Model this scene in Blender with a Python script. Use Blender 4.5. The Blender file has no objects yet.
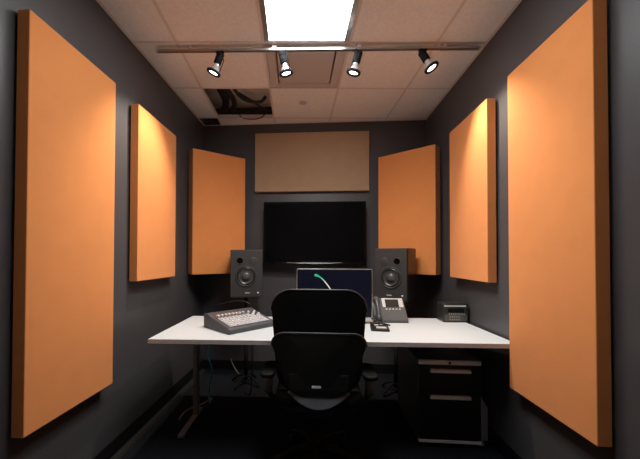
import bpy, bmesh, math, random
from mathutils import Vector, Matrix
random.seed(7)
C = bpy.context.scene.collection
PI = math.pi

# ------------------------------------------------------------------ scene settings
sc = bpy.context.scene
sc.view_settings.view_transform = 'Standard'
sc.view_settings.look = 'None'
sc.view_settings.gamma = 1.0
sc.view_settings.use_curve_mapping = False
sc.view_settings.exposure = 0.40

# ------------------------------------------------------------------ materials
def mat(name, col, rough=0.6, metal=0.0, emit=None, strength=0.0, spec=0.5,
        noise=None, bump=None, coat=0.0):
    m = bpy.data.materials.new(name); m.use_nodes = True
    nt = m.node_tree; b = nt.nodes['Principled BSDF']
    b.inputs['Base Color'].default_value = (*col, 1)
    b.inputs['Roughness'].default_value = rough
    b.inputs['Metallic'].default_value = metal
    b.inputs['Specular IOR Level'].default_value = spec
    b.inputs['Coat Weight'].default_value = coat
    if emit:
        b.inputs['Emission Color'].default_value = (*emit, 1)
        b.inputs['Emission Strength'].default_value = strength
    tc = nt.nodes.new('ShaderNodeTexCoord')
    if noise:                        # (scale, amount)
        n = nt.nodes.new('ShaderNodeTexNoise'); n.inputs['Scale'].default_value = noise[0]
        n.inputs['Detail'].default_value = 6
        nt.links.new(tc.outputs['Object'], n.inputs['Vector'])
        r = nt.nodes.new('ShaderNodeValToRGB')
        a = noise[1]
        r.color_ramp.elements[0].position = 0.3; r.color_ramp.elements[1].position = 0.7
        r.color_ramp.elements[0].color = (*[c*(1-a) for c in col], 1)
        r.color_ramp.elements[1].color = (*[min(1, c*(1+a)) for c in col], 1)
        nt.links.new(n.outputs['Fac'], r.inputs['Fac'])
        nt.links.new(r.outputs['Color'], b.inputs['Base Color'])
    if bump:                         # (scale, strength, distance)
        n2 = nt.nodes.new('ShaderNodeTexNoise'); n2.inputs['Scale'].default_value = bump[0]
        n2.inputs['Detail'].default_value = 4
        nt.links.new(tc.outputs['Object'], n2.inputs['Vector'])
        bp = nt.nodes.new('ShaderNodeBump'); bp.inputs['Strength'].default_value = bump[1]
        bp.inputs['Distance'].default_value = bump[2]
        nt.links.new(n2.outputs['Fac'], bp.inputs['Height'])
        nt.links.new(bp.outputs['Normal'], b.inputs['Normal'])
    return m

def fabric(name, col, amount=0.06):
    """woven cloth: fine crossing threads, in the thing's own coordinates"""
    m = mat(name, col, 0.95, spec=0.15)
    nt = m.node_tree; b = nt.nodes['Principled BSDF']
    tc = nt.nodes.new('ShaderNodeTexCoord')
    w1 = nt.nodes.new('ShaderNodeTexWave'); w2 = nt.nodes.new('ShaderNodeTexWave')
    w1.bands_direction = 'X'; w2.bands_direction = 'Z'
    for w in (w1, w2):
        w.inputs['Scale'].default_value = 120; w.inputs['Distortion'].default_value = 1.5
        nt.links.new(tc.outputs['Object'], w.inputs['Vector'])
    mul = nt.nodes.new('ShaderNodeMath'); mul.operation = 'MULTIPLY'
    nt.links.new(w1.outputs['Fac'], mul.inputs[0]); nt.links.new(w2.outputs['Fac'], mul.inputs[1])
    n = nt.nodes.new('ShaderNodeTexNoise'); n.inputs['Scale'].default_value = 9
    n.inputs['Detail'].default_value = 8
    nt.links.new(tc.outputs['Object'], n.inputs['Vector'])
    add = nt.nodes.new('ShaderNodeMath'); add.operation = 'ADD'
    nt.links.new(mul.outputs[0], add.inputs[0]); nt.links.new(n.outputs['Fac'], add.inputs[1])
    r = nt.nodes.new('ShaderNodeValToRGB')
    r.color_ramp.elements[0].position = 0.3; r.color_ramp.elements[1].position = 1.2 if False else 1.0
    r.color_ramp.elements[0].color = (*[c*(1-amount) for c in col], 1)
    r.color_ramp.elements[1].color = (*[min(1, c*(1+amount)) for c in col], 1)
    nt.links.new(add.outputs[0], r.inputs['Fac']); nt.links.new(r.outputs['Color'], b.inputs['Base Color'])
    bp = nt.nodes.new('ShaderNodeBump'); bp.inputs['Strength'].default_value = 0.15
    bp.inputs['Distance'].default_value = 0.001
    nt.links.new(mul.outputs[0], bp.inputs['Height']); nt.links.new(bp.outputs['Normal'], b.inputs['Normal'])
    b.inputs['Sheen Weight'].default_value = 0.1
    return m

M = {}
HALL_FILL = 620  # strength of the added fill spot in the corridor
M['wall']    = mat('charcoal_wall_paint', (0.069, 0.0655, 0.070), 0.40, noise=(3, 0.05), bump=(180, 0.12, 0.001))
M['carpet']  = mat('black_carpet', (0.013, 0.015, 0.019), 0.95, spec=0.1, noise=(140, 0.5), bump=(400, 0.6, 0.004))
M['hall']    = mat('fill_corridor_paint', (0.16, 0.155, 0.15), 0.7)  # kept dark so the added corridor scatters little light
M['hallbounce'] = mat('corridor_bounce_floor', (0.80, 0.76, 0.72), 0.7)  # pale so it bounces the added fill up through the doorway
M['base']    = mat('black_rubber_base', (0.006, 0.006, 0.007), 0.45)
M['tile']    = mat('mineral_fibre_tile', (0.92, 0.90, 0.87), 0.9, spec=0.2, noise=(60, 0.05), bump=(220, 0.3, 0.002))
M['tbar']    = mat('painted_grid_metal', (0.78, 0.70, 0.65), 0.5)
M['deck']    = mat('plenum_deck', (0.72, 0.62, 0.54), 0.9, noise=(5, 0.3))
M['orange']  = fabric('orange_acoustic_fabric', (0.70, 0.258, 0.080))
M['beige']   = fabric('beige_acoustic_fabric', (0.40, 0.27, 0.17), 0.08)
M['lamp']    = mat('luminaire_diffuser', (0.9, 0.9, 0.9), 0.4, emit=(0.93, 0.98, 1.0), strength=14.5)
M['alum']    = mat('brushed_aluminium', (0.62, 0.61, 0.60), 0.32, metal=0.9)
M['rail']    = mat('track_metal', (0.40, 0.375, 0.36), 0.35, metal=0.85)
M['greymetal'] = mat('grey_painted_metal', (0.60, 0.55, 0.52), 0.45)
M['gap']     = mat('vent_throat', (0.22, 0.19, 0.17), 0.7)
M['blackpl'] = mat('black_plastic', (0.012, 0.012, 0.013), 0.45, bump=(300, 0.1, 0.0005))
M['blackgl'] = mat('gloss_black', (0.004, 0.004, 0.005), 0.08, spec=0.5)
M['blackmt'] = mat('black_powder_metal', (0.010, 0.010, 0.011), 0.8, spec=.2)
M['legmt']   = mat('dark_grey_metal', (0.16, 0.165, 0.17), 0.5)
M['bulb']    = mat('bulb_glass', (0.75, 0.75, 0.76), 0.12, metal=0.65)
M['lens']    = mat('lit_lens', (1, 1, 1), 0.3, emit=(1.0, 0.88, 0.75), strength=8)
M['desk']    = mat('white_laminate', (0.62, 0.665, 0.70), 0.4, noise=(400, 0.02))
M['deskedge'] = mat('desk_edge_band', (0.50, 0.49, 0.48), 0.45)
M['spk']     = mat('speaker_charcoal', (0.032, 0.032, 0.034), 0.5, bump=(250, 0.1, 0.0005))
M['spkgl']   = mat('speaker_gloss_side', (0.016, 0.014, 0.014), 0.28)
M['cone']    = mat('woofer_cone', (0.06, 0.06, 0.063), 0.30)
M['rubber']  = mat('woofer_surround', (0.014, 0.014, 0.015), 0.3)
M['port']    = mat('port_black', (0.0015, 0.0015, 0.0015), 0.9, spec=0.05)
M['silver']  = mat('silver_plastic', (0.60, 0.60, 0.60), 0.4, metal=0.1)
M['mixer']   = mat('mixer_grey', (0.062, 0.063, 0.072), 0.5)
M['mixerlt'] = mat('mixer_light_panel', (0.42, 0.42, 0.45), 0.5)
M['whitebt'] = mat('white_button', (0.62, 0.61, 0.60), 0.5)
M['orangebt'] = mat('orange_button', (0.70, 0.24, 0.06), 0.5)
M['screen']  = mat('dim_lcd', (0.02, 0.018, 0.016), 0.15, emit=(0.30, 0.24, 0.2), strength=0.06)
M['phone']   = mat('phone_dark_grey', (0.075, 0.08, 0.085), 0.4)
M['chair']   = mat('black_upholstery', (0.0035, 0.0035, 0.004), 0.85, spec=0.15, bump=(500, 0.3, 0.001))
M['chairsh'] = mat('black_shell_plastic', (0.005, 0.005, 0.0055), 0.55, spec=0.25)
M['edgehighlight'] = mat('edge_highlight_grey', (0.045, 0.045, 0.05), 0.45)  # grey stands in for the light along the chair's edges
M['liphighlight'] = mat('seat_edge_highlight', (0.10, 0.105, 0.12), 0.8)  # lighter grey imitates light caught on the lower edge
M['chairarm'] = mat('arm_grey_plastic', (0.09, 0.088, 0.086), 0.5)
M['pedbody'] = mat('pedestal_graphite', (0.085, 0.078, 0.07), 0.4)
M['pedfront'] = mat('pedestal_black_front', (0.006, 0.005, 0.005), 0.45)
M['handle']  = mat('pale_metal_pull', (0.80, 0.82, 0.86), 0.45)
M['cable']   = mat('black_cable', (0.010, 0.010, 0.012), 0.5)
M['blue']    = mat('blue_cable', (0.14, 0.55, 0.85), 0.5)
M['tan']     = mat('tan_cable', (0.28, 0.24, 0.19), 0.6)
M['file']    = mat('pale_board', (0.70, 0.73, 0.78), 0.6)
M['radio']   = mat('dark_olive_plastic', (0.022, 0.022, 0.019), 0.35)
M['digits']  = mat('grey_key', (0.30, 0.29, 0.25), 0.5)
M['floorstrip'] = mat('dark_grey_strip', (0.03, 0.03, 0.032), 0.45)

def screen_mat():
    """dark navy desktop picture with a bent green-to-white streak"""
    m = mat('monitor_picture', (0.004, 0.004, 0.006), 0.25, spec=.25)
    nt = m.node_tree; b = nt.nodes['Principled BSDF']
    b.inputs['Emission Color'].default_value = (0.012, 0.014, 0.045, 1)
    b.inputs['Emission Strength'].default_value = 0.14
    return m
M['pic'] = screen_mat()
def glow(name, c, s): return mat(name, (0.01, 0.01, 0.01), 0.4, emit=c, strength=s)
M['g0'] = glow('streak_green', (0.03, 0.42, 0.22), 0.8)
M['g1'] = glow('streak_pale_green', (0.22, 0.55, 0.36), 0.8)
M['g2'] = glow('streak_white', (0.72, 0.70, 0.52), 0.8)

# ------------------------------------------------------------------ helpers
def obj(name, bm, m, parent=None, smooth=False, bevel=0.0, seg=2):
    me = bpy.data.meshes.new(name)
    bmesh.ops.recalc_face_normals(bm, faces=bm.faces)
    bm.to_mesh(me); bm.free()
    for mm in (m if isinstance(m, (list, tuple)) else [m]): me.materials.append(mm)
    o = bpy.data.objects.new(name, me); C.objects.link(o)
    if smooth:
        for p in me.polygons: p.use_smooth = True
    if bevel > 0:
        md = o.modifiers.new('bevel', 'BEVEL'); md.width = bevel; md.segments = seg
        md.limit_method = 'ANGLE'; md.angle_limit = math.radians(40)
        md.harden_normals = False
    if parent: o.parent = parent
    return o
def tag(o, label, cat, group=None):
    o['label'] = label; o['category'] = cat
    if group: o['group'] = group
    return o
def thing(name, label, cat, loc=(0, 0, 0), rz=0, group=None):
    o = bpy.data.objects.new(name, None); C.objects.link(o)
    o.empty_display_size = 0.05
    o.location = loc; o.rotation_euler = (0, 0, rz)
    return tag(o, label, cat, group)
def struct(name, bm, m, parent=None, bevel=0):
    o = obj(name, bm, m, parent, bevel=bevel)
    o['kind'] = 'structure'
    return o
def copy_tree(o, parent=None):
    c = o.copy(); C.objects.link(c)
    if parent: c.parent = parent
    for ch in list(o.children): copy_tree(ch, c)
    return c

def box(bm, c, s, rot=None, mi=0):
    """axis box centred at c with full sizes s, optional 3x3/4x4 rotation about c"""
    vs = []
    for dx in (-.5, .5):
        for dy in (-.5, .5):
            for dz in (-.5, .5):
                v = Vector((dx*s[0], dy*s[1], dz*s[2]))
                if rot: v = rot @ v
                vs.append(bm.verts.new(Vector(c)+v))
    for f in ((0,1,3,2),(4,6,7,5),(0,4,5,1),(2,3,7,6),(0,2,6,4),(1,5,7,3)):
        fc = bm.faces.new([vs[i] for i in f]); fc.material_index = mi
    return bm
def prism(bm, poly, z0, z1, fn=lambda x, y, z: Vector((x, y, z)), mi=0):
    """2-D polygon extruded between z0 and z1 and mapped by fn"""
    a = [bm.verts.new(fn(x, y, z0)) for x, y in poly]
    b = [bm.verts.new(fn(x, y, z1)) for x, y in poly]
    n = len(poly)
    fs = [bm.faces.new(a[::-1]), bm.faces.new(b)]
    for i in range(n): fs.append(bm.faces.new([a[i], a[(i+1) % n], b[(i+1) % n], b[i]]))
    for f in fs: f.material_index = mi
def lathe(bm, prof, n=32, fn=lambda v: v, mi=0):
    """profile (r, h) spun about +Z"""
    rings = []
    for r, h in prof:
        if r < 1e-6: rings.append([bm.verts.new(fn(Vector((0, 0, h))))])
        else: rings.append([bm.verts.new(fn(Vector((r*math.cos(2*PI*i/n), r*math.sin(2*PI*i/n), h)))) for i in range(n)])
    for a, b in zip(rings, rings[1:]):
        if len(a) == 1 and len(b) == 1: continue
        for i in range(n):
            j = (i+1) % n
            if len(a) == 1: f = bm.faces.new([a[0], b[i], b[j]])
            elif len(b) == 1: f = bm.faces.new([a[i], a[j], b[0]])
            else: f = bm.faces.new([a[i], a[j], b[j], b[i]])
            f.material_index = mi; f.smooth = True
def tube(bm, pts, r, n=10, mi=0, radii=None):
    pts = [Vector(p) for p in pts]
    rings = []; up = Vector((0, 0, 1)); prev = None
    for i, p in enumerate(pts):
        t = (pts[min(i+1, len(pts)-1)] - pts[max(i-1, 0)]).normalized()
        if prev is None:
            a = up if abs(t.dot(up)) < 0.9 else Vector((1, 0, 0))
            u = t.cross(a).normalized()
        else:
            u = (prev - t*prev.dot(t)).normalized()
        prev = u; w = t.cross(u)
        rr = radii[i] if radii else r
        rings.append([bm.verts.new(p + (u*math.cos(2*PI*k/n) + w*math.sin(2*PI*k/n))*rr) for k in range(n)])
    for a, b in zip(rings, rings[1:]):
        for k in range(n):
            f = bm.faces.new([a[k], a[(k+1) % n], b[(k+1) % n], b[k]]); f.smooth = True; f.material_index = mi
    bm.faces.new(rings[0][::-1]).material_index = mi; bm.faces.new(rings[-1]).material_index = mi
def spline(pts, n=8):
    """Catmull-Rom through the points"""
    P = [Vector(p) for p in pts]; P = [2*P[0]-P[1]] + P + [2*P[-1]-P[-2]]
    out = []
    for i in range(1, len(P)-2):
        for k in range(n):
            t = k/n
            out.append(0.5*((2*P[i]) + (-P[i-1]+P[i+1])*t + (2*P[i-1]-5*P[i]+4*P[i+1]-P[i+2])*t*t + (-P[i-1]+3*P[i]-3*P[i+1]+P[i+2])*t**3))
    out.append(P[-2]); return out
def rrect(w, h, r, n=6, cx=0, cy=0):
    """rounded rectangle; r may be four radii (bl, br, tr, tl)"""
    if not isinstance(r, (list, tuple)): r = [r]*4
    pts = []
    for (sx, sy, a0), rr in zip(((-1, -1, PI), (1, -1, 1.5*PI), (1, 1, 0), (-1, 1, .5*PI)), r):
        ox, oy = cx + sx*(w/2-rr), cy + sy*(h/2-rr)
        for k in range(n+1):
            a = a0 + k/n*PI/2
            pts.append((ox+rr*math.cos(a), oy+rr*math.sin(a)))
    return pts
BM = bmesh.new

# ------------------------------------------------------------------ room shell
XL, XR, YB, YF, H, TOP = -1.294, 1.196, 3.566, -0.40, 2.774, 2.97
W = 0.1
b = BM(); box(b, ((XL+XR)/2, (YB+YF)/2, -0.05), (XR-XL+2*W, YB-YF+2*W, 0.1)); struct('floor', b, M['carpet'])
b = BM(); box(b, (XL-W/2, (YB+YF)/2, TOP/2), (W, YB-YF, TOP)); struct('wall_left', b, M['wall'])
b = BM(); box(b, (XR+W/2, (YB+YF)/2, TOP/2), (W, YB-YF, TOP)); struct('wall_right', b, M['wall'])
b = BM(); box(b, ((XL+XR)/2, YB+W/2, TOP/2), (XR-XL+2*W, W, TOP)); struct('wall_back', b, M['wall'])
# unseen wall behind the camera; doorway and corridor added to let fill light in
DX0, DX1, DZ1 = -0.85, 0.65, 2.15
b = BM()
box(b, ((XL-W+DX0)/2, YF-W/2, TOP/2), (DX0-XL+W, W, TOP)); box(b, ((XR+W+DX1)/2, YF-W/2, TOP/2), (XR+W-DX1, W, TOP))
box(b, ((DX0+DX1)/2, YF-W/2, (DZ1+TOP)/2), (DX1-DX0, W, TOP-DZ1)); struct('wall_front', b, M['wall'])
CY = -2.6; CX0, CX1 = -2.6, 2.2
b = BM(); box(b, ((CX0+CX1)/2, (CY+YF-W)/2, -0.05), (CX1-CX0, YF-W-CY, .1)); struct('floor', b, M['hallbounce'])
b = BM(); box(b, ((CX0+CX1)/2, (CY+YF-W)/2, 2.65), (CX1-CX0, YF-W-CY, .1)); struct('ceiling', b, M['hall'])
b = BM(); box(b, ((CX0+CX1)/2, CY-.05, 1.3), (CX1-CX0, .1, 2.8)); struct('wall_front', b, M['hall'])
b = BM(); box(b, (CX0-.05, (CY+YF-W)/2, 1.3), (.1, YF-W-CY, 2.8)); struct('wall_left', b, M['hall'])
b = BM(); box(b, (CX1+.05, (CY+YF-W)/2, 1.3), (.1, YF-W-CY, 2.8)); struct('wall_right', b, M['hall'])

BH, BT = 0.102, 0.008
b = BM(); box(b, (XL+BT/2, (YB+YF)/2, BH/2), (BT, YB-YF, BH)); struct('baseboard_left', b, M['base'], bevel=.003)
b = BM(); box(b, (XR-BT/2, (YB+YF)/2, BH/2), (BT, YB-YF, BH)); struct('baseboard_right', b, M['base'], bevel=.003)
b = BM(); box(b, ((XL+XR)/2, YB-BT/2, BH/2), (XR-XL-2*BT, BT, BH)); struct('baseboard_back', b, M['base'], bevel=.003)

# suspended ceiling: two-foot grid turned a little against the walls
GX, GY, GA, T = -0.376, 2.1945, 0.0694, 0.61
def gpt(u, v):
    return (GX + u*math.cos(GA) - v*math.sin(GA), GY + u*math.sin(GA) + v*math.cos(GA))
def clip(poly, x0=XL, x1=XR, y0=YF, y1=YB):
    def cut(p, inside, inter):
        out = []
        for i in range(len(p)):
            a, c = p[i-1], p[i]
            if inside(c):
                if not inside(a): out.append(inter(a, c))
                out.append(c)
            elif inside(a): out.append(inter(a, c))
        return out
    for ax, val, sg in ((0, x0, 1), (0, x1, -1), (1, y0, 1), (1, y1, -1)):
        def inside(q): return (q[ax]-val)*sg >= 0
        def inter(a, c):
            t = (val-a[ax])/(c[ax]-a[ax]); return (a[0]+(c[0]-a[0])*t, a[1]+(c[1]-a[1])*t)
        poly = cut(poly, inside, inter)
        if len(poly) < 3: return []
    return poly
def cell(i, j, g=0.0):
    return [gpt(i*T+g, j*T+g), gpt((i+1)*T-g, j*T+g), gpt((i+1)*T-g, (j+1)*T-g), gpt(i*T+g, (j+1)*T-g)]
MISSING = {(-1, 1), (-2, 2)}
LIGHT = {(0, -1), (0, -2)}
VENT = (0, 0)
bt = BM()
for i in range(-5, 6):
    for j in range(-8, 4):
        if (i, j) in MISSING or (i, j) in LIGHT or (i, j) == VENT: continue
        p = clip(cell(i, j, 0.003))
        if p: prism(bt, p, H+0.001, H+0.016)
ceil = struct('ceiling', bt, M['tile'])
bg = BM()
hw = 0.010
def strip(p, z0, z1): 
    q = clip(p)
    if q: prism(bg, q, z0, z1)
for i in range(-5, 6):
    strip([gpt(i*T-hw, -8*T), gpt(i*T+hw, -8*T), gpt(i*T+hw, 4*T), gpt(i*T-hw, 4*T)], H-0.0015, H)
    strip([gpt(i*T-.002, -8*T), gpt(i*T+.002, -8*T), gpt(i*T+.002, 4*T), gpt(i*T-.002, 4*T)], H, H+0.035)
for j in range(-8, 5):
    for a, c in (((-5*T), -hw), (hw, T-hw), (T+hw, 5*T)):
        if a == hw and j == -1: continue
        strip([gpt(a, j*T-hw), gpt(c, j*T-hw), gpt(c, j*T+hw), gpt(a, j*T+hw)], H-0.0017, H)
        strip([gpt(a, j*T-.002), gpt(c, j*T-.002), gpt(c, j*T+.002), gpt(a, j*T+.002)], H, H+0.035)
o = obj('grid_bars', bg, M['tbar'], ceil)
b = BM(); s = 0.02
for p in ([(XL, YF), (XL+s, YF), (XL+s, YB), (XL, YB)], [(XR-s, YF), (XR, YF), (XR, YB), (XR-s, YB)],
          [(XL+s, YB-s), (XR-s, YB-s), (XR-s, YB), (XL+s, YB)], [(XL+s, YF), (XR-s, YF), (XR-s, YF+s), (XL+s, YF+s)]):
    prism(b, p, H-0.003, H-0.0018)
struct('trim_1', b, M['tbar'])
b = BM(); box(b, ((XL+XR)/2, (YB+YF)/2, TOP+0.05), (XR-XL+2*W, YB-YF+2*W, 0.1)); o = struct('ceiling_deck', b, M['deck']); o.parent = ceil

# cables lying in the open ceiling cell
t = thing('cable_bundle', 'tangle of black cables showing through the missing ceiling tile', 'cables', (-0.75, 3.0, H))
def rel(t, pts): 
    mw = Matrix.Translation(t.location) @ Matrix.Rotation(t.rotation_euler.z, 4, 'Z'); inv = mw.inverted()
    return [inv @ Vector(p) for p in pts]
CAB = [
    ([(-0.93, 2.80, 2.92), (-0.90, 2.93, 2.87), (-0.88, 3.05, 2.83), (-0.91, 3.16, 2.81), (-0.94, 3.25, 2.80), (-1.0, 3.33, 2.84)], .024),
    ([(-0.86, 2.80, 2.93), (-0.85, 2.93, 2.86), (-0.82, 3.05, 2.82), (-0.83, 3.15, 2.805), (-0.88, 3.27, 2.81), (-0.9, 3.34, 2.86)], .026),
    ([(-0.95, 2.82, 2.93), (-0.94, 2.97, 2.88), (-0.93, 3.12, 2.84), (-0.98, 3.26, 2.82), (-1.02, 3.34, 2.86)], .02),
    ([(-0.82, 2.80, 2.92), (-0.79, 2.9, 2.87), (-0.74, 3.02, 2.82), (-0.66, 3.08, 2.80), (-0.56, 3.12, 2.81), (-0.50, 3.08, 2.84)], .016),
    ([(-0.74, 2.98, 2.83), (-0.64, 3.12, 2.82), (-0.55, 3.24, 2.80), (-0.49, 3.33, 2.82)], .010),
]
for pts, r in CAB:
    b = BM(); tube(b, rel(t, spline(pts, 8)), r, 8); obj('cable', b, M['cable'], t)
b = BM(); tube(b, spline([(-0.83, 3.33, 2.83), (-0.82, 3.38, 2.785), (-0.77, 3.40, 2.770), (-0.69, 3.41, 2.766), (-0.62, 3.40, 2.770), (-0.57, 3.38, 2.785), (-0.55, 3.36, 2.84)], 8), .006, 8)
tag(obj('hanging_cable', b, M['cable']), 'thin black cable drooping below the ceiling edge of the open tile', 'cable')

# ceiling light 2x4
def gmat(cu, cv, z=H):
    x, y = gpt(cu, cv)
    return (x, y, z)
lt = thing('ceiling_light', 'bright rectangular recessed ceiling light with metal frame', 'ceiling light', gmat(T/2, -T), GA)
b = BM(); fw = 0.036; fe = .012; L2, W2 = T-0.008, T/2-0.010
for p in ([(-W2, -L2), (-W2+fw, -L2), (-W2+fw, L2), (-W2, L2)], [(W2-fw, -L2), (W2, -L2), (W2, L2), (W2-fw, L2)],
          [(-W2+fw, L2-fe), (W2-fw, L2-fe), (W2-fw, L2), (-W2+fw, L2)], [(-W2+fw, -L2), (W2-fw, -L2), (W2-fw, -L2+fe), (-W2+fw, -L2+fe)]):
    prism(b, p, -0.003, 0.03)
obj('frame', b, M['alum'], lt, bevel=.003)
b = BM(); prism(b, [(-W2+fw, -L2+fe), (W2-fw, -L2+fe), (W2-fw, L2-fe), (-W2+fw, L2-fe)], 0.001, 0.008)
obj('diffuser', b, M['lamp'], lt)
b = BM(); prism(b, [(-W2+.004, -L2+.004), (W2-.004, -L2+.004), (W2-.004, L2-.004), (-W2+.004, L2-.004)], 0.032, 0.10)
obj('housing', b, M['greymetal'], lt)

# square ceiling diffuser
vt = thing('ceiling_vent', 'square grey metal air diffuser in the ceiling behind the track', 'ceiling vent', gmat(T/2, T/2), GA)
hv = T/2-0.012
b = BM()
for p in ([(-hv, -hv), (-.225, -hv), (-.225, hv), (-hv, hv)], [(.225, -hv), (hv, -hv), (hv, hv), (.225, hv)],
          [(-.225, .225), (.225, .225), (.225, hv), (-.225, hv)], [(-.225, -hv), (.225, -hv), (.225, -.225), (-.225, -.225)]):
    prism(b, p, 0.0, 0.012)
obj('frame', b, M['greymetal'], vt, bevel=.002)
b = BM(); prism(b, [(-.225, -.225), (.225, -.225), (.225, .225), (-.225, .225)], 0.05, 0.06); obj('duct_throat', b, M['gap'], vt)
b = BM(); prism(b, rrect(.425, .425, .012), -0.004, 0.006)
for sx in (-1, 1):
    for sy in (-1, 1): box(b, (sx*.15, sy*.15, .028), (.012, .012, .046))
obj('face_plate', b, M['greymetal'], vt, bevel=.002)

b = BM(); lathe(b, [(0, -.006), (.028, -.006), (.036, -.003), (.038, .0014), (0, .0014)], 28)
o = obj('sprinkler_cover', b, M['greymetal']); o.location = (-.134, 3.096, H)
tag(o, 'small round cover disc set in a ceiling tile near the back wall', 'sprinkler cover')

# ------------------------------------------------------------------ track and spotlights
tx0, ty0, tx1, ty1 = -1.139, 2.19, 1.134, 2.305
TZ = H-0.034
ta = math.atan2(ty1-ty0, tx1-tx0); tl = math.hypot(tx1-tx0, ty1-ty0)
tr = thing('light_track', 'long slim silver lighting track across the ceiling', 'lighting track', ((tx0+tx1)/2, (ty0+ty1)/2, TZ), ta)
b = BM()
prof = [(-.013, -.008), (-.005, -.008), (-.005, .004), (.005, .004), (.005, -.008), (.013, -.008), (.013, .010), (-.013, .010)]
prism(b, prof, -tl/2, tl/2, lambda x, y, z: Vector((z, x, y)))
obj('rail', b, M['rail'], tr, bevel=.0015)
for s_ in (-1, 1):
    b = BM(); box(b, (s_*(tl/2+.006), 0, 0), (.012, .029, .021)); obj('end_cap', b, M['greymetal'], tr, bevel=.002)
for px in (-.9, -.3, .3, .9):
    b = BM(); box(b, (px, 0, .0215), (.03, .022, .023)); obj('mounting_clip', b, M['greymetal'], tr)
b = BM(); box(b, (tl/2-.12, .03, .016), (.26, .022, .024)); obj('power_feed', b, M['greymetal'], tr, bevel=.003)

def head(name_label, x, d, roll=0.0, drop=.030, side=1):
    """track head: black holder, silver reflector bulb, ring and side wire, aimed along d"""
    y = ty0 + (x-tx0)/(tx1-tx0)*(ty1-ty0)
    r = thing('track_spotlight', name_label, 'spotlight', (x, y, TZ-0.011), 0, 'spotlights on the ceiling track')
    b = BM(); lathe(b, [(0, 0.0), (.013, 0.0), (.013, -.012), (.007, -.016), (.007, -drop), (0, -drop)], 16)
    box(b, (0, 0, -.003), (.055, .022, .010)); obj('adapter', b, M['blackmt'], r)
    d = Vector(d).normalized()
    q = (-d).to_track_quat('Z', 'Y').to_matrix()      # local -Z runs along the beam
    base = Vector((0, 0, -drop)) + d*(-.022)
    f = lambda v: base + q @ Vector((v.x*1.1, v.y*1.1, v.z*1.3))
    b = BM(); lathe(b, [(0, 0), (.020, 0), (.024, -.004), (.024, -.02), (.022, -.022), (.024, -.024), (.024, -.058), (.020, -.062), (0, -.062)], 24, f)
    obj('lamp_holder', b, M['blackmt'], r)
    b = BM(); lathe(b, [(.017, -.060), (.019, -.075), (.028, -.088), (.038, -.104), (.039, -.112), (.034, -.112)], 28, f)
    obj('reflector_bulb', b, M['bulb'], r)
    b = BM(); lathe(b, [(.0385, -.102), (.045, -.104), (.046, -.114), (.041, -.118), (.031, -.116), (.030, -.108), (.0385, -.102)], 28, f)
    ring = obj('ring', b, M['blackmt'], r)
    b = BM(); tube(b, [f(Vector(p)) for p in ((side*.022, 0, -.008), (side*.054, 0, -.010), (side*.058, 0, -.016), (side*.058, 0, -.106), (side*.044, 0, -.110))], .0032, 6)
    obj('wire_arm', b, M['blackmt'], r)
    b = BM(); lathe(b, [(0, -.113), (.018, -.112), (.028, -.110), (.0295, -.108), (0, -.108)], 28, f)
    obj('lens', b, M['lens'], r)
    return r, Vector((x, y, TZ-0.011)) + f(Vector((0, 0, -.132))), d

def spot(name, pos, target, power, ang, blend=.6, col=(1, .86, .70), size=.03):
    l = bpy.data.lights.new(name, 'SPOT'); l.energy = power; l.spot_size = math.radians(ang); l.spot_blend = blend
    l.color = col; l.shadow_soft_size = size
    o = bpy.data.objects.new(name, l); C.objects.link(o); o.location = pos
    o.rotation_euler = (Vector(target)-Vector(pos)).to_track_quat('-Z', 'Y').to_euler()
    return o
hd = [('leftmost spotlight on the ceiling track, angled toward the left wall panels', -.69, (-.42, .05, -1), 1),
      ('second spotlight from the left on the ceiling track, pointing nearly straight down', -.243, (.22, 0.12, -1), 1),
      ('third spotlight from the left on the ceiling track, with wire arm on its left', .292, (-.27, .12, -1), -1),
      ('rightmost spotlight on the ceiling track, angled toward the right wall panels', .745, (.50, -.15, -1), -1)]
HP = []
for lb, x, d, s_ in hd: HP.append(head(lb, x, d, side=s_))
SP = []
SP.append(spot('spot_beam', HP[0][1], (-1.24, 2.12, 1.75), 50, 82, .85))
SP.append(spot('spot_beam', HP[1][1], (HP[1][1]+HP[1][2])[:], 32, 125, 1.0))
SP.append(spot('spot_beam', HP[2][1], (HP[2][1]+HP[2][2])[:], 32, 125, 1.0))
SP.append(spot('spot_beam', HP[3][1], (1.14, 2.06, 1.75), 50, 82, .85))

for hx in (-1.3,):
    spot('corridor_fill_spot', (hx, -1.15, 2.5), (hx, -1.15, 0), HALL_FILL, 62, .4, (1, .93, .86), .08)  # unseen added spot; strikes the pale corridor floor to bounce fill inside

# ------------------------------------------------------------------ acoustic panels
def panel(name, label, w, h, th, face_mid, normal_deg, z0, m, group=None):
    """upright fabric-wrapped panel. face_mid = middle of the front face (x, y); normal_deg = direction it faces"""
    a = math.radians(normal_deg)
    n = Vector((math.cos(a), math.sin(a)))
    c = Vector(face_mid) - n*th/2
    b = BM(); box(b, (0, 0, h/2), (w, th, h))
    o = obj(name, b, m, bevel=.004, seg=3)
    o.location = (c.x, c.y, z0); o.rotation_euler = (0, 0, a + PI/2)
    if F > 0 and th < .08:
        for zz in (.12, h-.12):
            b = BM(); box(b, (0, th/2+F/2, zz), (w*.6, F, .04)); obj('mounting_batten', b, M['blackpl'], o)
    else:
        for zz in (.12, h-.12):            # bracket arms from the slanted back to the two walls
            b = BM(); box(b, (0, th/2+.05, zz), (.05, .10, .04)); box(b, (0, th/2+.105, zz), (.34, .012, .04)); obj('mounting_bracket', b, M['blackpl'], o)
    return tag(o, label, 'acoustic panel', group)
TH = 0.058; F = 0.012
def clips(x, y0, y1, sx, zs, par=None):
    pass
gw = 'orange fabric acoustic panels'
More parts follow.
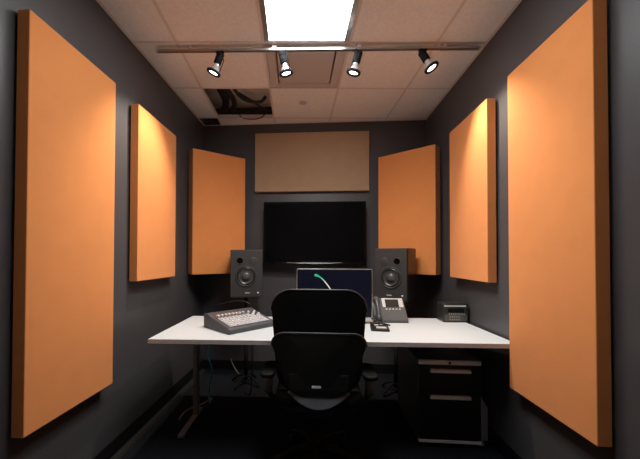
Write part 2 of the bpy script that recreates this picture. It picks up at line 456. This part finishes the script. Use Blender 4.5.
panel('acoustic_panel', 'tall orange fabric acoustic panel nearest on the left wall', .588, 1.823, TH, (XL+TH+F, 1.559), 0, .505, M['orange'], gw)
panel('acoustic_panel', 'shorter orange fabric panel on left wall, just beyond the tall one', .590, 1.224, TH, (XL+TH+F, 2.399), 0, 1.098, M['orange'], gw)
panel('acoustic_panel', 'tall orange fabric acoustic panel nearest on the right wall', .585, 1.833, TH, (XR-TH-F, 1.668), 180, .510, M['orange'], gw)
panel('acoustic_panel', 'shorter orange fabric panel on right wall, just beyond the tall one', .597, 1.223, TH, (XR-TH-F, 2.489), 180, 1.103, M['orange'], gw)
def diag(label, near, far, z0, z1):
    n_, f_ = Vector(near), Vector(far); mid = (n_+f_)/2; d = f_-n_
    nrm = Vector((d.y, -d.x)) if d.x > 0 else Vector((-d.y, d.x))
    if nrm.y > 0: nrm = -nrm
    panel('acoustic_panel', label, d.length, z1-z0, .128, mid, math.degrees(math.atan2(nrm.y, nrm.x)), z0, M['orange'], gw)
diag('orange fabric panel angled across the far left corner, behind the left speaker', (-1.208, 3.03), (-.772, 3.40), 1.093, 2.332)
diag('orange fabric panel angled across the far right corner, behind the right speaker', (1.103, 3.045), (.650, 3.42), 1.103, 2.325)
# beige panel, landscape
b = BM(); box(b, (0, 0, 0), (1.262, .05, .656)); o = obj('acoustic_panel', b, M['beige'], bevel=.004, seg=3)
o.location = (-.058, YB-.0252, 2.3225)
tag(o, 'wide beige fabric panel on the back wall above the television', 'acoustic panel')

# ------------------------------------------------------------------ television and shelf
sh_z = 1.082
tv = thing('television', 'large black flat screen television mounted on the back wall', 'television', (-.025, 3.45, sh_z+.022))
z0, z1 = 1.187-(sh_z+.022), 1.866-(sh_z+.022)
b = BM(); w = 1.10
for p in (box(b, (0, .012, z1-.010), (w, .045, .020)), box(b, (-w/2+.010, .012, (z0+z1)/2), (.020, .045, z1-z0-.04)),
          box(b, (w/2-.010, .012, (z0+z1)/2), (.020, .045, z1-z0-.04))): pass
prism(b, [(-w/2, .035), (w/2, .035), (w/2, .020), (w/4, .004), (0, 0), (-w/4, .004), (-w/2, .020)][::-1], -.0105, .0345, lambda x, y, z: Vector((x, z, z0+y-.012)))
obj('bezel', b, M['blackgl'], tv, bevel=.003)
b = BM(); box(b, (0, .008, (z0+z1)/2+.0015), (w-.04, .03, z1-z0-.043)); obj('screen', b, mat('tv_screen', (.003, .003, .0035), .15, spec=.2), tv)
b = BM(); box(b, (0, .055, (z0+z1)/2), (w*.8, .05, (z1-z0)*.75)); obj('rear_housing', b, M['blackpl'], tv, bevel=.02)
b = BM(); tube(b, spline([(-.30, -.012, z0+.020), (-.15, -.016, z0+.013), (0, -.018, z0+.010), (.15, -.016, z0+.013), (.30, -.012, z0+.020)], 5), .003, 8); obj('lower_highlight', b, M['rail'], tv)  # pale curved strip standing in for the reflection on the lower bezel
b = BM(); box(b, (0, -.0225, z0+.010), (.06, .003, .007)); obj('emblem', b, M['silver'], tv)
b = BM(); box(b, (0, .1080, .42), (.40, .016, .30)); box(b, (-.12, .09, .42), (.03, .03, .36)); box(b, (.12, .09, .42), (.03, .03, .36)); obj('wall_mount', b, M['blackmt'], tv)

# ------------------------------------------------------------------ desk
DA = 0.030
dk = thing('desk', 'long white topped desk on dark metal legs', 'desk', (-1.034, 1.900, 0), DA)
DW, DD, DZ = 2.215, .775, .762
b = BM(); prism(b, rrect(DW-.004, DD-.004, .004, 2, DW/2, DD/2), DZ-.026, DZ); obj('tabletop', b, M['desk'], dk)
b = BM()
for p in ([(0, 0), (DW, 0), (DW, .002), (0, .002)], [(0, DD-.002), (DW, DD-.002), (DW, DD), (0, DD)],
          [(0, .002), (.002, .002), (.002, DD-.002), (0, DD-.002)], [(DW-.002, .002), (DW, .002), (DW, DD-.002), (DW-.002, DD-.002)]):
    prism(b, p, DZ-.0265, DZ-.001)
obj('edge_band', b, M['deskedge'], dk)
for lx in (.105, DW-.075):
    b = BM(); box(b, (lx, .575, DZ/2-.005), (.035, .055, DZ-.075)); 
    leg = obj('leg', b, M['legmt'], dk, bevel=.004)
    b = BM(); box(b, (lx, .47, .022), (.045, .42, .026)); obj('foot', b, M['legmt'], leg, bevel=.006)
    b = BM(); box(b, (lx, .40, DZ-.042), (.04, .60, .028)); obj('top_bracket', b, M['legmt'], leg, bevel=.003)
b = BM(); box(b, (DW/2, .575, DZ-.075), (DW-.20, .025, .05)); obj('crossbar', b, M['blackmt'], dk, bevel=.003)

# ------------------------------------------------------------------ drawer pedestal
pd = thing('drawer_pedestal', 'dark two drawer pedestal with a pale pencil drawer under the desk', 'pedestal', (.890, 2.215, 0), -.01)
pw, pdp, pz0, pz1 = .405, .56, .028, .577
b = BM(); box(b, (0, .02+pdp/2, (pz0+pz1)/2), (pw, pdp-.0, pz1-pz0)); obj('body', b, M['pedbody'], pd, bevel=.004)
b = BM(); box(b, (0, .008, .038), (pw, .022, .018)); obj('plinth', b, M['handle'], pd, bevel=.002)
b = BM(); box(b, (0, .008, .5625), (pw, .022, .028)); pen = obj('pencil_drawer', b, M['handle'], pd, bevel=.003)
b = BM(); lathe(b, [(0, .004), (.008, .004), (.009, 0), (0, 0)], 16, lambda v: Vector((v.x, -.003-v.z, .5625+v.y))); obj('lock', b, M['blackmt'], pen)
for za, zb, hz in ((.367, .5465, .511), (.050, .363, .337)):
    b = BM(); box(b, (0, .009, (za+zb)/2), (pw-.006, .020, zb-za)); dr = obj('drawer', b, M['pedfront'], pd, bevel=.003)
    b = BM(); prism(b, [(-.132, -.012), (.132, -.012), (.128, .012), (-.128, .012)], 0, .020, lambda x, y, z: Vector((x, -.002-z*(1 if y > -.02 else .3), hz+y)))
    obj('pull', b, M['handle'], dr, bevel=.004, seg=2)
for cx in (-.165, .165):
    for cy in (.07, .52):
        b = BM(); lathe(b, [(0, -.010), (.018, -.010), (.021, -.006), (.021, .006), (.018, .010), (0, .010)], 20, lambda v: Vector((cx+v.z, cy+v.x, .0211+v.y)))
        box(b, (cx, cy+.004, .036), (.028, .03, .010)); obj('caster', b, M['blackpl'], pd)

# magazine file between pedestal and wall
mf = tag(obj('magazine_file', (lambda b: (prism(b, [(0, 0), (.20, 0), (.20, .265), (.09, .265), (0, .225)], 0, .055, lambda x, y, z: Vector((z, x, y))), b)[1])(BM()), M['file'], bevel=.002),
         'pale slanted magazine file standing on the floor right of the pedestal', 'magazine file')
mf.location = (1.130, 2.315, 0); mf.rotation_euler = (0, 0, 0)

# ------------------------------------------------------------------ speakers
def speaker(label, face, rz, mirror, z0=.880, h=.455, w=.305, dp=.27):
    """face = middle of the baffle on plan; rz = 0 faces the camera side (-y)"""
    r = thing('studio_monitor', label, 'speaker', (face[0], face[1], z0), rz, 'studio speakers either side of the computer')
    b = BM(); box(b, (0, dp/2+.012, h/2), (w, dp-.024, h)); obj('cabinet', b, M['spkgl'], r, bevel=.006, seg=3)
    # baffle with port cut-out
    s = -1 if mirror else 1
    b = BM(); box(b, (0, .006, h/2), (w-.002, .018, h-.002)); obj('baffle', b, M['spk'], r, bevel=.005, seg=3)
    f = lambda cx, cz: (lambda v: Vector((cx+v.x, -.003-v.z, cz+v.y)))
    # woofer
    wz = .200
    g = lambda v: Vector((.004*s+v.x*.84, -.003-v.z, wz+v.y*.84))
    b = BM(); lathe(b, [(.118, .000), (.118, .006), (.112, .009), (.104, .007), (.102, .001), (.118, .000)], 48, g); wf = obj('woofer_frame', b, M['spk'], r, smooth=True)
    b = BM(); lathe(b, [(.103, .001), (.098, .007), (.090, .009), (.083, .006), (.080, .002)], 48, g); obj('surround', b, M['rubber'], wf)
    b = BM(); lathe(b, [(.081, .004), (.070, -.002), (.058, -.004), (.050, -.004)], 48, g); obj('cone', b, M['cone'], wf)
    b = BM(); lathe(b, [(.052, -.004), (.046, .006), (.030, .015), (.012, .019), (0, .020)], 40, g); obj('dust_cap', b, M['cone'], wf)
    # tweeter and port
    g = f(-.062*s, .345)
    b = BM(); lathe(b, [(.038, .001), (.035, .003), (.022, .0015), (.016, .002), (0, .006)], 36, g); obj('tweeter', b, M['spk'], r)
    g = f(.062*s, .348)
    b = BM(); lathe(b, [(0, .0015), (.028, .0015)], 32, g); pt = obj('port', b, M['port'], r)
    b = BM(); lathe(b, [(.028, .0015), (.029, .005), (.034, .005), (.037, .001)], 36, g); obj('port_ring', b, M['spk'], pt)
    b = BM(); box(b, (-.01*s, -.0045, .042), (.045, .003, .008)); obj('badge', b, M['silver'], r)
    b = BM(); g = f(.110, .042); lathe(b, [(0, .006), (.008, .006), (.010, .001)], 16, g); obj('level_knob', b, M['silver'], r)
    return r
speaker('black speaker left of the television, port at its upper left', (-.665, 3.00), math.radians(10), True, z0=.884, h=.452)
speaker('black speaker behind the desk phone, port at its upper right', (.668, 2.95), math.radians(-34), False, z0=.882, h=.468, w=.300, dp=.25)

def stand(label, x, y, rz, zt):
    r = thing('speaker_stand', label, 'speaker stand', (x, y, 0), rz, 'speaker stands behind the desk')
    b = BM(); tube(b, [(0, 0, .05), (0, 0, .58)], .019, 16); tube(b, [(0, 0, .56), (0, 0, zt-.012)], .014, 14); obj('pole', b, M['blackmt'], r)
    b = BM(); box(b, (0, 0, zt-.006), (.23, .22, .010)); obj('top_plate', b, M['legmt'], r, bevel=.002)
    b = BM(); lathe(b, [(0, .565), (.024, .565), (.026, .575), (.026, .60), (.022, .61), (0, .61)], 20); tube(b, [(.02, 0, .588), (.055, 0, .588)], .007, 8); obj('clamp', b, M['blackmt'], r)
    for k in range(4):
        a = PI/4 + k*PI/2 + .15
        b = BM(); pts = [(math.cos(a)*q, math.sin(a)*q, z) for q, z in ((.012, .085), (.05, .088), (.10, .070), (.145, .035), (.165, .012))]
        tube(b, spline(pts, 5), .012, 8); obj('leg', b, M['blackmt'], r)
    return r
stand('black speaker stand on the floor under the left speaker', -.70, 3.15, .2, .884)
stand('black speaker stand on the floor under the right speaker', .74, 3.06, -.3, .880)

# small loop of cable behind the left speaker
b = BM(); tube(b, spline([(-.99, 2.93, .80), (-.86, 2.86, .835), (-.74, 2.84, .868), (-.62, 2.82, .862), (-.57, 2.83, .80), (-.585, 2.86, .66), (-.58, 2.87, .30), (-.60, 2.90, .03), (-.66, 2.95, .008)], 8), .006, 8)
tag(obj('speaker_cable', b, M['cable']), 'black cable looping behind the mixing console below the left speaker', 'cable')

# ------------------------------------------------------------------ mixing console
mx = thing('mixing_console', 'grey mixing console with rows of faders and buttons on the desk', 'mixer', (-.563, 2.035, DZ), 0)
u = Vector((-.788+.553, 2.239-2.032, 0)); side_len = u.length
ang = math.atan2(.207, -.235)          # direction of the left flank, front to rear
mx.rotation_euler = (0, 0, ang - PI/2 + .0)
MW, MD = .40, .33                      # local: x to the right, y to the rear
# wedge profile (y, z)
prof = [(0, 0), (MD, 0), (MD, .098), (MD-.05, .102), (MD-.10, .085), (.015, .040), (0, .030)]
b = BM(); prism(b, prof, 0, MW, lambda x, y, z: Vector((z, x, y))); obj('body', b, M['mixer'], mx, bevel=.006, seg=3)
sl = math.atan2(.045, MD-.115)
rotm = Matrix.Rotation(sl, 3, 'X')
def on(x, y, lift=0.0):                # point on the sloping top
    return Vector((x, y, .040+(y-.015)*math.tan(sl)+lift))
b = BM(); c_ = on(.20, .112, .0015); box(b, c_, (.34, .165, .003), rotm); face = obj('control_panel', b, M['mixerlt'], mx, bevel=.001)
for k in range(8):
    b = BM(); x = .045+k*.030; c_ = on(x, .205, .010); box(b, c_, (.014, .020, .016), rotm); 
    obj('fader_cap', b, M['whitebt'], mx, bevel=.002)
b = BM()
for k in range(8):
    box(b, on(.045+k*.030, .182, .002), (.004, .075, .003), rotm)
obj('fader_slots', b, M['port'], mx)
for k in range(8):
    b = BM(); box(b, on(.045+k*.030, .222 if k % 2 else .218, .004), (.022, .018, .008), rotm); obj('channel_button', b, M['orangebt'], mx, bevel=.001)
for j in range(4):
    for k in range(12):
        if random.random() < .08: continue
        b = BM(); box(b, on(.045+k*.026, .045+j*.030, .005), (.015, .012, .006), rotm); obj('key', b, M['whitebt'], mx, bevel=.001)
for k in range(3):
    for j in range(3):
        b = BM(); p = on(.305+k*.028, .155+j*.026, .002)
        lathe(b, [(0, .014), (.007, .014), (.009, .001)], 12, lambda v, p=p: p + rotm @ v); obj('knob', b, M['mixer'] if (k+j) % 2 else M['silver'], mx)

# ------------------------------------------------------------------ monitor
im = thing('computer_monitor', 'silver framed monitor showing a green streak on dark blue', 'monitor', (.135, 2.46, DZ), 0)
w, h, z0 = .578, .372, .045
b = BM()
prism(b, rrect(w, h, .010, 4, 0, z0+h/2), 0, .022, lambda x, y, z: Vector((x, z, y))); obj('casing', b, M['alum'], im, bevel=.002)
b = BM(); prism(b, rrect(w-.014, h-.014, .006, 3, 0, z0+h/2), -.002, .001, lambda x, y, z: Vector((x, z, y))); scn = obj('screen', b, M['pic'], im)
# the picture on the screen: streak of green running into white
SX = lambda px: (px-334)*2.46/319
SZ = lambda py: 1.27-DZ-(py-256.2)*2.44/319+.0
pts = spline([(SX(x), -.0026, SZ(y)) for x, y in ((314.5, 274.2), (318.5, 275.6), (323, 279), (327.5, 284.5), (331, 290), (333.5, 297), (335, 305))], 6)
wd = [.010, .017, .020, .020, .017, .014, .012, .011, .010, .0095, .009, .0085] + [.008]*60
def ribbon(i0, i1):
    b = BM(); prev = None
    for i in range(i0, i1+1):
        p = pts[i]; tn = (pts[min(i+1, len(pts)-1)]-pts[max(0, i-1)]).normalized(); nn = Vector((-tn.z, 0, tn.x))
        a, c_ = b.verts.new(p+nn*wd[i]*.5), b.verts.new(p-nn*wd[i]*.5)
        if prev: b.faces.new([prev[0], a, c_, prev[1]])
        prev = (a, c_)
    return b
for i0, i1, mm in ((0, 10, 'g0'), (10, 14, 'g1'), (14, len(pts)-1, 'g2')):
    obj('picture_streak', ribbon(i0, i1), M[mm], scn)
b = BM(); prism(b, rrect(.22, .18, .01, 4, 0, .02), 0, .006); box(b, (0, .05, .12), (.16, .008, .24), Matrix.Rotation(-.12, 3, 'X')); obj('stand', b, M['alum'], im, bevel=.002)

# ------------------------------------------------------------------ desk phone
ph = thing('desk_phone', 'grey desk phone with silver framed display on the desk', 'telephone', (.578, 2.53, DZ), .03)
tilt = math.radians(52)
rt = Matrix.Rotation(tilt, 3, 'X')
def pp(x, y, lift=0): return Vector((x, y*math.cos(tilt), .012+y*math.sin(tilt))) + Vector((0, -math.sin(tilt), math.cos(tilt)))*lift
b = BM(); prism(b, [(-.02, 0), (.145, 0), (.14*math.cos(tilt)+.06, .205*math.sin(tilt)), (.205*math.cos(tilt), .012+.205*math.sin(tilt)), (-.02, .018)], -.128, .128, lambda x, y, z: Vector((z, x, y)))
body = obj('body', b, M['phone'], ph, bevel=.006, seg=3)
b = BM(); box(b, pp(.035, .142, .004), (.165, .115, .008), rt); bz = obj('display_bezel', b, M['silver'], ph, bevel=.003)
b = BM(); box(b, pp(.028, .152, .009), (.105, .070, .003), rt); obj('display', b, M['screen'], bz)
for k in range(5):
    b = BM(); box(b, pp(-.022+k*.026, .098, .009), (.014, .009, .006), rt); obj('soft_key', b, M['whitebt'], bz, bevel=.001)
for j in range(4):
    for k in range(3):
        b = BM(); box(b, pp(.055+k*.024, .020+j*.017, .003), (.016, .010, .006), rt); obj('key', b, M['phone'] if (j+k) % 2 else M['silver'], ph, bevel=.001)
b = BM(); lathe(b, [(0, .006), (.019, .006), (.023, .001)], 20, lambda v: pp(-.005, .050, .001) + rt @ v); obj('navigation_key', b, M['silver'], ph)
b = BM()
hp = [pp(-.095, .008, .022), pp(-.095, .025, .030), pp(-.095, .09, .036), pp(-.095, .16, .030), pp(-.095, .185, .020)]
hs = spline(hp, 5)
tube(b, hs, .018, 12, radii=[.024 if i < 5 or i > len(hs)-6 else .016 for i in range(len(hs))])
for yy in (.022, .182):
    lathe(b, [(0, .0), (.026, .0), (.026, .022), (0, .026)], 18, lambda v, yy=yy: pp(-.095, yy, .004) + rt @ v)
obj('handset', b, M['phone'], ph, smooth=True)
b = BM(); pts = []
for k in range(120):
    a = k*.9; s_ = k/119
    pts.append((-.13-.01*math.sin(s_*5)+.006*math.cos(a), -.02-.09*s_, .010+.006*math.sin(a)))
tube(b, pts, .0022, 5); obj('coiled_cord', b, M['cable'], ph)

# small black gadget in front of the phone
gd = thing('card_reader', 'small black gadget with silver details lying in front of the desk phone', 'gadget', (.445, 2.30, DZ), -.12)
b = BM(); prism(b, rrect(.125, .17, .015, 4), 0, .014); obj('base', b, M['blackpl'], gd, bevel=.003)
b = BM(); prism(b, rrect(.07, .05, .006, 3, .01, -.03), .014, .018); prism(b, rrect(.03, .03, .01, 3, -.02, .045), .014, .020); obj('keypad', b, M['silver'], gd)
b = BM(); tube(b, spline([(-.06, .08, .018), (-.01, .06, .03), (.03, .075, .022), (.08, .09, .010)], 5), .006, 8); tube(b, spline([(-.05, -.07, .02), (-.04, 0, .028), (-.055, .07, .02)], 5), .005, 8); obj('clip_arm', b, M['blackpl'], gd)

# table radio / clock box
rd = thing('table_radio', 'small dark box radio with a keypad at the right end of the desk', 'radio', (1.083, 2.575, DZ), .03)
b = BM(); prism(b, rrect(.192, .148, (.008, .008, .018, .018), 5, 0, .074), 0, .125, lambda x, y, z: Vector((x, z, y))); obj('casing', b, M['radio'], rd, bevel=.004, seg=3)
b = BM(); box(b, (-.005, -.001, .127), (.165, .004, .010)); obj('top_strip', b, M['silver'], rd, bevel=.001)
b = BM(); box(b, (0, -.001, .036), (.170, .004, .050)); kp = obj('keypad', b, M['pedbody'], rd, bevel=.001)
for j in range(3):
    for k in range(8 if j == 2 else 5):
        b = BM(); box(b, (-.045+k*.017 if j < 2 else -.050+k*.016, -.004, .022+j*.022), (.009, .003, .009)); obj('key', b, M['digits'], kp)
b = BM(); box(b, (0, -.001, .092), (.12, .003, .03)); obj('display', b, M['blackgl'], rd)

# ------------------------------------------------------------------ office chair (seen from behind)
ch = thing('office_chair', 'black high backed office chair pulled up to the desk', 'chair', (.012, 1.97, 0), .0)
def backshape(w_top, w_bot, zb, zt, rt_, rb, n=8):
    """outline in (x, z) narrowing downward, with rounded corners"""
    pts = []
    def arc(cx, cz, r, a0, a1):
        for k in range(n+1):
            a = a0+(a1-a0)*k/n; pts.append((cx+r*math.cos(a), cz+r*math.sin(a)))
    arc(w_top/2-rt_, zt-rt_, rt_, 0, PI/2); arc(-w_top/2+rt_, zt-rt_, rt_, PI/2, PI)
    arc(-w_bot/2+rb, zb+rb, rb, PI, 1.5*PI); arc(w_bot/2-rb, zb+rb, rb, 1.5*PI, 2*PI)
    return pts
def shell(outline, y0, th, curve, crown=0.0, lean=0.0, rings=(1, .93, .8, .5, .2)):
    """closed slab following an outline, curved about the vertical; y grows away from the camera"""
    b = BM(); cx = 0; zs = [p[1] for p in outline]; cz = (min(zs)+max(zs))/2; hw_ = max(abs(p[0]) for p in outline)
    def pt(x, z, back):
        xx = x/hw_
        y = y0 + curve*xx*xx + (z-cz)*lean + crown*((z-cz)/(max(zs)-cz))**2
        return Vector((x, y+(th if back else 0), z))
    loops = []
    for bk in (0, 1):
        ls = []
        for s_ in rings:
            ls.append([b.verts.new(pt(p[0]*s_, cz+(p[1]-cz)*s_, bk)) for p in outline])
        loops.append(ls)
        n = len(outline)
        for a, c_ in zip(ls, ls[1:]):
            for i in range(n): b.faces.new([a[i], a[(i+1) % n], c_[(i+1) % n], c_[i]]).smooth = True
        ctr = b.verts.new(pt(0, cz, bk))
        for i in range(n): b.faces.new([ls[-1][i], ls[-1][(i+1) % n], ctr]).smooth = True
    n = len(outline)
    for i in range(n): b.faces.new([loops[0][0][i], loops[0][0][(i+1) % n], loops[1][0][(i+1) % n], loops[1][0][i]]).smooth = True
    return b
YB0 = -.20                                  # back plane, behind the seat (camera side)
o = obj('backrest', shell(backshape(.540, .49, .50, 1.080, .118, .12), YB0+.020, .045, .045, crown=.0, lean=-.04), M['chair'], ch, bevel=.012, seg=3)
rim = backshape(.544, .494, .496, 1.084, .121, .12)
b = BM()
def rimpt(x, z): return Vector((x, YB0+.022+.045*(x/.265)**2-(z-.806)*.04, z))
top = [p for p in rim if p[1] > .74]
tube(b, [rimpt(*p) for p in top], .006, 8); obj('backrest_edge_highlight', b, M['edgehighlight'], o)  # thin tube painted as the light outline on the backrest edge
o = obj('back_shell', shell(backshape(.525, .41, .498, .850, .075, .13), YB0-.022, .022, .040, lean=-.06), M['chairsh'], ch, bevel=.006, seg=2)
rim = backshape(.525, .41, .498, .850, .075, .13)
b = BM(); tube(b, [Vector((x, YB0-.024+.040*(x/.25)**2-(z-.6715)*.06, z)) for x, z in rim if z > .70], .006, 8); obj('shell_edge_highlight', b, M['edgehighlight'], o)  # edge light along the shell top, put into a grey tube
b = BM(); prism(b, [(-.155, .535), (.155, .535), (.165, .625), (-.165, .625)], 0, .008, lambda x, y, z: Vector((x, YB0-.030+z+.018*(x/.165)**2, y))); o2 = obj('lower_cover', b, M['chairsh'], o, bevel=.003)
b = BM(); prism(b, rrect(.050, .012, .003, 3, -.012, .566), 0, .003, lambda x, y, z: Vector((x, YB0-.034+z, y))); tg = obj('maker_plate', b, M['handle'], o); tg['label'] = 'small pale plate'
b = BM()
lip = [(x, .437+.083*(abs(x)/.175)**2.0) for x in [-.175+.35*k/20 for k in range(21)]]
prism(b, lip, 0, .03, lambda x, y, z: Vector((x, YB0-.026+z+.03*(x/.17)**2, y))); obj('lower_highlight', b, M['liphighlight'], o, bevel=.006)  # grey crescent painted as light caught at the shell's bottom
# seat
b = BM(); prism(b, rrect(.50, .47, (.10, .10, .06, .06), 8, 0, .04), .43, .50); obj('seat', b, M['chair'], ch, bevel=.025, seg=4)
b = BM(); prism(b, rrect(.42, .40, .06, 6, 0, .03), .395, .43); box(b, (0, 0, .365), (.16, .22, .07)); obj('seat_pan', b, M['chairsh'], ch, bevel=.01)
for s_ in (-1, 1):
    b = BM(); tube(b, spline([(s_*.15, .02, .385), (s_*.25, .0, .395), (s_*.292, -.03, .44), (s_*.300, -.045, .50), (s_*.300, -.045, .565)], 6), .018, 12)
    arm = obj('arm_post', b, M['blackpl'], ch)
    b = BM(); tube(b, [(s_*.300, -.045, .46), (s_*.300, -.045, .56)], .026, 14); obj('arm_sleeve', b, M['chairarm'], arm)
    b = BM(); prism(b, rrect(.085, .25, .035, 6, s_*.300, .0), .562, .590); obj('arm_pad', b, M['chairsh'], arm, bevel=.010, seg=3)
b = BM(); lathe(b, [(0, .33), (.025, .33), (.025, .20), (.032, .20), (.032, .09), (0, .09)], 20); obj('gas_column', b, M['blackmt'], ch)
for k in range(5):
    a = math.radians(90+36) + k*2*PI/5
    d = Vector((math.cos(a), math.sin(a), 0)); p = Vector((-d.y, d.x, 0))
    b = BM(); tube(b, [d*.02+Vector((0, 0, .115)), d*.12+Vector((0, 0, .110)), d*.24+Vector((0, 0, .085)), d*.29+Vector((0, 0, .075))], .02, 10, radii=[.030, .024, .017, .014])
    lg = obj('base_arm', b, M['chairsh'], ch)
    b = BM()
    for s_ in (-1, 1):
        lathe(b, [(0, -.009), (.022, -.009), (.026, -.005), (.026, .005), (.022, .009), (0, .009)], 18, lambda v: d*.29 + p*(s_*.016+v.z) + d*v.x + Vector((0, 0, .027+v.y)))
    tube(b, [d*.29+Vector((0, 0, .03)), d*.29+Vector((0, 0, .075))], .007, 8); obj('caster', b, M['blackpl'], lg)

# ------------------------------------------------------------------ cables
b = BM(); tube(b, spline([(-.86, 2.60, .735), (-.868, 2.60, .62), (-.90, 2.62, .45), (-.87, 2.63, .32), (-.90, 2.66, .20), (-.91, 2.68, .05), (-.91, 2.70, .012)], 8), .0065, 8)
tag(obj('network_cable', b, M['blue']), 'blue cable hanging down from the left side of the desk', 'cable')
b = BM(); tube(b, spline([(-.915, 2.73, .009), (-.93, 2.80, .008), (-.97, 2.70, .008), (-1.06, 2.56, .008), (-1.06, 2.42, .008)], 8), .006, 8)
tag(obj('floor_cable', b, M['tan']), 'thin tan cable lying on the floor beside the desk leg', 'cable')
b = BM(); tube(b, spline([(-.955, 3.545, .12), (-.93, 3.50, .09), (-.86, 3.42, .03), (-.80, 3.37, .010), (-.70, 3.36, .009)], 8), .006, 8)
tag(obj('wall_cable', b, M['tan']), 'thin pale cable running from the back wall down to the floor', 'cable')
b = BM(); prism(b, [(0, 0), (.055, 0), (.045, .016), (.010, .016)], 1.2, 3.5, lambda x, y, z: Vector((XL+.010+x, z, y)))  # low sloped strip on the floor beside the left wall
tag(obj('floor_strip', b, M['floorstrip']), 'dark grey cable cover along the foot of the left wall', 'cable cover')

# ------------------------------------------------------------------ ambient: dark surroundings
wd_ = bpy.data.worlds.new('world'); sc.world = wd_; wd_.use_nodes = True
wd_.node_tree.nodes['Background'].inputs[0].default_value = (0, 0, 0, 1)

# ------------------------------------------------------------------ camera
cam = bpy.data.cameras.new('camera'); co = bpy.data.objects.new('camera', cam); C.objects.link(co)
yaw, pitch, roll, f_, cx, cy = 0.0707994, 0.0150328, -0.00258273, 319.0718, 293.9209, 251.9849
Rz = Matrix.Rotation(yaw, 3, 'Z'); Rx = Matrix.Rotation(pitch, 3, 'X'); Ry = Matrix.Rotation(roll, 3, 'Y')
Rm = Rz @ Rx @ Ry
right, fwd, up = Rm.col[0], Rm.col[1], Rm.col[2]
mw = Matrix((( right.x, up.x, -fwd.x, 0), (right.y, up.y, -fwd.y, 0), (right.z, up.z, -fwd.z, 1.27), (0, 0, 0, 1)))
co.matrix_world = mw
cam.sensor_fit = 'HORIZONTAL'; cam.sensor_width = 36; cam.lens = f_*36/640
cam.shift_x = (320-cx)/640; cam.shift_y = (cy-229.5)/640
cam.clip_start = .02
sc.camera = co
